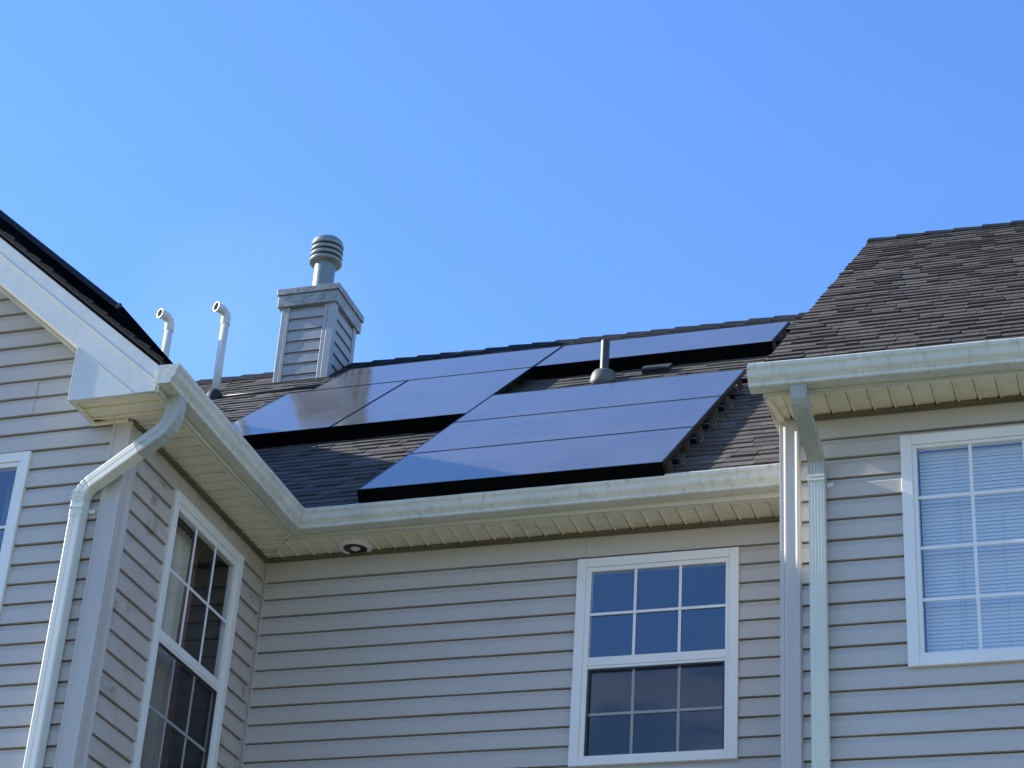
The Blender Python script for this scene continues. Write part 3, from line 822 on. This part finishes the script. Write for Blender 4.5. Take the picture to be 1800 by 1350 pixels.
# small boxes on the roof
def roof_box(name, x, v, w, d, h, label, cat, m_):
    base = PM(x, v, 0)
    P = lambda a, b, c: PM(x + a, v + b, c)
    t = thing(name, base, label, cat)
    mb = MB(); mb.box(-w / 2, w / 2, 0, d, .004, h, P); build('box', mb, m_, t, bevel=.006, off=base)
    mb = MB(); mb.box(-w / 2 - .012, w / 2 + .012, -.012, d + .012, h, h + .012, P); build('lid', mb, m_, t, bevel=.003, off=base)
v_of = lambda y: (y + .36) / ct
roof_box('slant_vent', 1.98, v_of(2.70), .22, .16, .045, 'low dark box vent lying above the lower right panels', 'roof vent', M_boxv)
roof_box('junction_box', .765, v_of(3.02), .13, .12, .08, 'small grey junction box in the shade under the top panel', 'junction box', M_flash)

# ================================================================= SOLAR PANELS
MV = lambda v: v + .33 / ct * 0 + (.03 / ct)         # measured v was from y=-.33
def make_panel(w, h):
    fr = MB(); t_ = .036; e = .010
    fr.box(0, w, 0, e, -t_, 0); fr.box(0, w, h - e, h, -t_, 0); fr.box(0, e, e, h - e, -t_, 0); fr.box(w - e, w, e, h - e, -t_, 0)
    fr.box(e, w - e, e, h - e, -t_ + .006, -t_ + .008)
    gl = MB(); gl.add([(e, e, -.0015), (w - e, e, -.0015), (w - e, h - e, -.0015), (e, h - e, -.0015)], [(0, 1, 2, 3)])
    return fr, gl
OFFN = .130
panel_cache = {}
def panel(x, v, w, h, label, group, basis='mid', offn=OFFN, skirt=False):
    key = (round(w, 3), round(h, 3))
    if basis == 'mid':
        y0 = -.33; z0 = z_mid(-.33) - .0
        base = (x, y0 + v * ct - offn * st, z0 + v * st + offn * ct); rot = (th, 0, 0)
    else:
        y = x; base = (.36 - v * ct + offn * st, y, z_left(.36) + v * st + offn * ct)
        M3 = Matrix(((0, -ct, st), (1, 0, 0), (0, st, ct))); rot = M3.to_euler()
    t = thing('solar_panel', base, label, 'solar panel', group, rot)
    if key not in panel_cache:
        fr, gl = make_panel(w, h)
        a = build('frame', fr, M_black, t, bevel=.0015); b = build('glass', gl, M_pglass, t)
        panel_cache[key] = (a, b)
    else:
        for s in panel_cache[key]:
            c = s.copy(); C.objects.link(c); c.parent = t
    if skirt:  # black strip added in place of the shadow gap under the front edge
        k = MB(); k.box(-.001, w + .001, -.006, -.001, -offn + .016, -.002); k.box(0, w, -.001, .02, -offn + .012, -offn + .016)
        build('front_shade_strip', k, M_skirt_shade, t)
    return t
X0, X1 = .860, 2.915; PW = X1 - X0
GR = 'lower right stack of three panels'
panel(X0, -.150, PW, 1.055, 'black solar panel nearest the eave, lowest of the stack of three', GR, skirt=True)
panel(X0, .915, PW, 1.055, 'black solar panel in the middle of the stack of three', GR)
panel(X0, 1.980, PW, 1.055, 'black solar panel at the top of the stack of three below the plumbing vent', GR)
GU = 'upper row of panels below the ridge'
panel(X0 + .012, 4.275, PW, 1.035, 'black solar panel far right under the ridge, behind the grey plumbing vent', GU, skirt=True)
panel(X0 - PW - .003, 4.275, PW, 1.035, 'long black solar panel under the ridge beside the chimney', GU)
GP2 = 'pair of upright panels left of the stack'
panel(-.268, 2.325, 1.125, 1.935, 'upright black solar panel directly left of the stack of three', GP2, skirt=True)
panel(-1.405, 2.325, 1.125, 1.935, 'upright black solar panel at far left in front of the chimney, mirroring it', GP2, skirt=True)
GL = 'panels on the gable wing roof'
panel(YRK + .24, .79, 1.125, 1.935, 'black solar panel seen edge on above the rake, highest one at left', GL, 'left', .135)
# eave-side skirt below it on the gable roof
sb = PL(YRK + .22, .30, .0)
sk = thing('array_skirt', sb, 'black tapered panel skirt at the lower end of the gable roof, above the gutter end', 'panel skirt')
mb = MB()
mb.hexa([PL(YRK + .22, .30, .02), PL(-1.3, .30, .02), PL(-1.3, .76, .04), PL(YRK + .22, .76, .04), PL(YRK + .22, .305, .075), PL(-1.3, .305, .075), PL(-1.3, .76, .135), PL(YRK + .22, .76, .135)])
build('skirt', mb, M_skirt_shade, sk, off=sb, bevel=.004)
mb = MB(); mb.box(YRK + .215, YRK + .24, .775, .79, .10, .142, lambda a, b, c: PL(a, b, c)); build('end_clamp', mb, M_footm, sk, off=sb, bevel=.003)

# mounting rails with feet
def rail(x0, x1, v, label, group):
    y0 = -.33
    P = lambda a, b, c: (x0 + a, y0 + (v + b) * ct - c * st, z_mid(y0) + (v + b) * st + c * ct)
    base = P(0, 0, 0)
    t = thing('mounting_rail', base, label, 'mounting rail', group)
    mb = MB(); zt = OFFN - .038
    mb.box(0, x1 - x0, 0, .03, zt - .036, zt, P); build('rail', mb, M_rail if False else M_black, t, off=base)
    n = max(2, int((x1 - x0) / 1.0) + 1)
    for k in range(n):
        a = .10 + (x1 - x0 - .16) * k / (n - 1)
        mb = MB(); mb.box(a - .02, a + .02, -.045, .0, .006, .014, P); mb.box(a - .02, a + .02, -.006, .0, .014, zt - .006, P)
        mb.box(a - .06, a + .06, -.12, .10, .0055, .0085, P)
        build('foot', mb, M_black if k < n - 1 else M_footm, t, off=base)
    mb = MB(); mb.box(x1 - x0 + .0, x1 - x0 + .004, -.001, .031, zt - .037, zt + .001, P)
    build('end_cap', mb, M_black, t, off=base)
RG = 'black rails under the panels'
rl_names = ['lowest', 'second', 'third', 'fourth', 'fifth', 'topmost']
for k, v in enumerate((.08, .68, 1.14, 1.74, 2.20, 2.80)):
    rail(X0 + .03, X1 + .045, v, '%s rail under the stack of three panels, its end by the right edge' % rl_names[k], RG)
for v, nm in ((2.62, 'lower'), (3.92, 'upper')): rail(-1.42, .84, v, nm + ' rail under the two upright panels', RG)
for v, nm in ((4.50, 'lower'), (5.08, 'upper')): rail(-1.16, 2.96, v, nm + ' rail under the ridge panels, its end by the right roof', RG)
# microinverters / optimisers under the front edges
for (x, v, lb) in ((2.50, -.06, 'small dark optimiser box hanging under the lowest panel near the gutter'), (2.42, 4.36, 'small dark optimiser box under the far right ridge panel'), (.62, 2.38, 'small dark optimiser box under the upright panel near the stack')):
    bs = PM(x, MV(v), .03)
    P = lambda a, b, c: PM(x + a, MV(v) + b, c)
    t = thing('optimiser', bs, lb, 'optimiser')
    mb = MB(); mb.box(-.06, .06, .03, .14, .045, .075, P); build('housing', mb, M_vent, t, off=bs, bevel=.005)
    mb = MB(); mb.tube([P(-.05, .05, .05), P(-.09, .02, .035), P(-.14, .04, .05)], .005, 6); build('lead', mb, M_wire, t, off=bs)
    mb = MB(); mb.tube([P(.05, .05, .05), P(.08, .02, .03), P(.13, .05, .06)], .005, 6); build('lead', mb, M_wire, t, off=bs)
# hanging leads at the right edge of the stack
for k, (v, s) in enumerate(((.30, .10), (.95, .08), (1.45, .09), (2.12, .08))):
    P = lambda a, b, c: PM(X1 + a, MV(v) + b, c)
    bs = P(0, 0, .02)
    mb = MB(); mb.tube([P(-.02, .02, .09), P(.03, 0, .07), P(.045, -.03, .03), P(.03, -.06, .012), P(.045, -.08, .02)], .0035, 6)
    mb.tube([P(-.02, .0, .09), P(.02, -.02, .05), P(.03, -.05, .015)], .003, 6)
    o = build('cable', mb, M_flash, None, off=bs); o.location = bs
    tag(o, '%s loop of cable dangling at the right edge of the stack of three panels' % ('lowest', 'second lowest', 'second highest', 'highest')[k], 'cable', 'dangling cables')
# conduits
def conduit(pts, r, label, m_=M_flash):
    bs = pts[0]; mb = MB(); mb.tube(pts, r, 10)
    o = build('conduit', mb, m_, None, smooth=True, off=bs); o.location = bs; return tag(o, label, 'conduit')
conduit([PM(2.93, MV(2.42), .05), PM(3.10, MV(2.42), .04), PM(3.72, MV(2.46), .04)], .012, 'thin grey conduit from the stack of three towards the right roof')
conduit([PM(2.9, MV(4.62), .06), PM(3.10, MV(4.60), .05), PM(3.5, MV(4.62), .05)], .012, 'thin grey conduit beside the far right ridge panel')
conduit([PM(-2.60, v_of(3.64), .018), PM(-2.0, v_of(3.64), .018), PM(-1.30, v_of(3.62), .018)], .014, 'dark conduit on the shingles from the hooked pipe boot to the chimney', M_wire)
bs = PM(-1.42, MV(2.40), .02)
mb = MB(); mb.box(-.05, .0, 0, .05, .02, .12, lambda a, b, c: PM(-1.41 + a, MV(2.36) + b, c))
o = build('end_bracket', mb, M_white, None, off=bs, bevel=.004); o.location = bs
tag(o, 'small white bracket at the lower left corner of the far left upright panel', 'bracket')

# ================================================================= RIGHT HOUSE
YW = -1.32
N0 = (6.5, 1.0, 0.0)
nb = thing('house', N0, 'right hand house with dark brown shingles, ribbed downspout and a white blind in its window', 'house')
def np_(name, mb, mats, parent=None, **k): return build(name, mb, mats, parent or nb, off=N0, **k)
Pr = lambda u, o, z: (u, YW - o, z)
RW = (4.500, 5.556, 5.858, 7.243)
ZSR = 7.430
mb = MB(); siding(mb, Pr, 3.84, 9.2, 0.0, ZSR, 7.278, [(RW[0] + .05, RW[1] - .05, RW[2] + .05, RW[3] - .05)], top=7.278)
np_('wall', mb, M_siding)
mb = MB()
mb.box(3.84, 3.86, YW + .002, 7.2, 0, ZSR); mb.box(9.18, 9.2, YW + .002, 7.2, 0, ZSR); mb.box(3.86, 9.18, 7.18, 7.2, 0, ZSR)
z_r = lambda y: 8.956 + .846 * y
mb.add([(3.87, YW, 7.4), (3.87, 2.98, z_r(2.98) - .05), (3.87, 7.1, 7.6)], [(0, 1, 2)])
np_('rear_wall', mb, M_siding)
mb = MB()
mb.rows([[(3.84 + a, YW - b, z) for a, b in post_profile(.092, .024)] for z in (0, ZSR - .02)], True, True)
mb.box(3.816, 3.8395, YW - .024, YW + .09, 0, ZSR - .02)
mb.box(3.932, 3.938, YW - .0235, YW - .016, 0, ZSR - .02)
np_('corner_post', mb, M_post, bevel=.002)
thr = math.atan(.846); cr, sr = math.cos(thr), math.sin(thr)
PR = lambda u, v, h: (u, -1.70 + v * cr - h * sr, z_r(-1.70) + v * sr + h * cr)
LR = (3.0 + 1.70) / cr
mb = MB(); nrr = int(LR / .138)
shingles(mb, PR, nrr, LR / nrr, lambda v: (3.735 + rnd(-.004, .004), 9.5), 1.1)
rr = np_('roof', mb, M_shingle_r, label='dark brown shingled roof slope')
mb = MB()
mb.hexa([PR(3.755, .02, -.03), PR(9.5, .02, -.03), PR(9.5, LR, -.03), PR(3.755, LR, -.03), PR(3.755, .02, -.003), PR(9.5, .02, -.003), PR(9.5, LR, -.003), PR(3.755, LR, -.003)])
mb.hexa([PR(3.775, .08, -.16), PR(3.80, .08, -.16), PR(3.80, LR, -.16), PR(3.775, LR, -.16), PR(3.775, .08, -.031), PR(3.80, .08, -.031), PR(3.80, LR, -.031), PR(3.775, LR, -.031)])
mb.add([PR(3.755, LR, -.003), PR(9.5, LR, -.003), (9.5, 7.7, z_r(-1.7)), (3.755, 7.7, z_r(-1.7))], [(0, 1, 2, 3)])
np_('roof_deck', mb, M_deck, rr)
mb = MB(); u = 3.73
while u < 9.4:
    zt = z_r(3.0) + .012 + rnd(-.003, .003); w = .235
    for s_ in (-1, 1):
        y2 = 3.0 + s_ * .14
        mb.hexa([(u, 3.0, zt), (u + w * 1.1, 3.0, zt - .01), (u + w * 1.1, y2, zt - .127), (u, y2, zt - .117),
                 (u, 3.0, zt + .02), (u + w * 1.1, 3.0, zt + .005), (u + w * 1.1, y2, zt - .112), (u, y2, zt - .098)], 0, rnd(0, 1))
    u += w
np_('ridge_cap', mb, M_ridge, rr)
mb = MB()
soffit(mb, lambda u, w, z: (u, YW - w, z), 3.80, 9.4, lambda u: (0, .325), ZSR, phase=.025)
np_('soffit', mb, [M_soffit, M_slot])
mb = MB()
mb.box(3.94, 9.2, YW - .034, YW, ZSR - .034, ZSR - .004); mb.box(3.94, 9.2, YW - .040, YW - .036, ZSR - .026, ZSR - .004)
np_('wall_channel', mb, M_chan)
mb = MB()
mb.box(3.79, 9.4, YW - .335, YW - .305, ZSR - .022, ZSR - .0085)
mb.hexa([(3.785, YW - .336, ZSR - .022), (3.815, YW - .304, ZSR - .022), (3.850, YW - .026, ZSR - .022), (3.812, YW - .0, ZSR - .022),
         (3.785, YW - .336, ZSR - .004), (3.815, YW - .304, ZSR - .004), (3.850, YW - .026, ZSR - .004), (3.812, YW - .0, ZSR - .004)])
np_('soffit_channel', mb, M_soffit, bevel=.002)
mb = MB()
mb.box(3.785, 9.4, YW - .345, YW - .328, ZSR - .024, ZSR + .17)
mb.hexa([(3.785, YW - .328, ZSR - .02), (3.797, YW - .328, ZSR - .02), (3.797, YW + .2, ZSR - .02), (3.785, YW + .2, ZSR - .02),
         (3.785, YW - .328, z_r(YW - .328) - .05), (3.797, YW - .328, z_r(YW - .328) - .05), (3.797, YW + .2, z_r(YW + .2) - .05), (3.785, YW + .2, z_r(YW + .2) - .05)])
np_('fascia', mb, M_fascia)
GR0 = 7.424
mb = MB(); rows = []
for i in range(31):
    f = i / 30
    rows.append([(3.727 + (9.45 - 3.727) * f, YW - .346 - o, GR0 + z - .045 * f + .0012 * math.sin(i * 2.1)) for o, z in GP])
mb.rows(rows)
np_('gutter', mb, M_gutter, solid=.003)
mb = MB()
mb.prism([(-(-YW + .346 + o), z + GR0) for o, z in GP[1:14]] + [(YW - .3455, GR0 + .129)], lambda a, b, d: (d, a, b), 3.720, 3.726)
np_('gutter_end_cap', mb, M_gutter)
# downspout
mb = MB()
xd, ydd = 4.036, YW - .062
pth = arc_path([(4.000, YW - .385, GR0 + .01), (4.000, YW - .385, GR0 - .09), (xd, ydd, 7.115), (xd, ydd, 7.02)], .030, 6)
spout(mb, pth, .088, .076, (1, 0, 0), CR)
mbv = MB(); spout(mbv, [Vector((xd, ydd, 7.03)), Vector((xd, ydd, 5.5)), Vector((xd, ydd, .2))], .086, .072, (1, 0, 0))
ds2 = np_('downspout', mbv, M_spout)
np_('elbow', mb, M_spout_old, ds2, label='mossy weathered elbow under the gutter')
mb = MB(); mb.box(xd - .048, xd + .048, ydd - .041, ydd + .04, 6.975, 6.989); mb.box(xd - .048, xd + .048, ydd - .041, ydd + .04, 6.998, 7.010)
mb.box(xd + .048, xd + .085, ydd + .036, ydd + .043, 6.962, 6.988)
np_('strap', mb, M_spout, ds2)
GLr = (4.587, 5.467, 5.936, 7.161)
window(nb, N0, Pr, RW, GLr, None, 3, 4, 0, 'window with a closed white blind', glass=M_glass_blind)
# blind
bb = (4.6, YW + .075, 7.15)
bt = thing('window_blind', (5.03, YW + .075, 5.94), 'closed white slatted blind behind the right hand window', 'blind')
bo = (5.03, YW + .075, 5.94)
mb = MB(); z = 7.13
while z > 5.95:
    yb = YW + .062
    tl = rnd(-.0015, .0015)
    mb.rows([[(4.592, yb, z - .0125), (5.46, yb, z - .0125 + tl)], [(4.592, yb + .001, z - .004), (5.46, yb + .001, z - .004)], [(4.592, yb + .006, z + .011), (5.46, yb + .006, z + .011 + tl)]])
    z -= .0222
build('slats', mb, M_blind, bt, off=bo, solid=.0006)
mb = MB(); mb.box(4.59, 5.462, YW + .055, YW + .085, 7.135, 7.17); build('head_rail', mb, M_blind, bt, off=bo)
mb = MB()
for x in (4.78, 5.03, 5.28): mb.tube([(x, YW + .058, 7.14), (x, YW + .058, 5.95)], .0010, 6)
mb.tube([(4.80, YW + .050, 7.13), (4.805, YW + .050, 6.10)], .0016, 6)
build('cord', mb, M_cord, bt, off=bo)
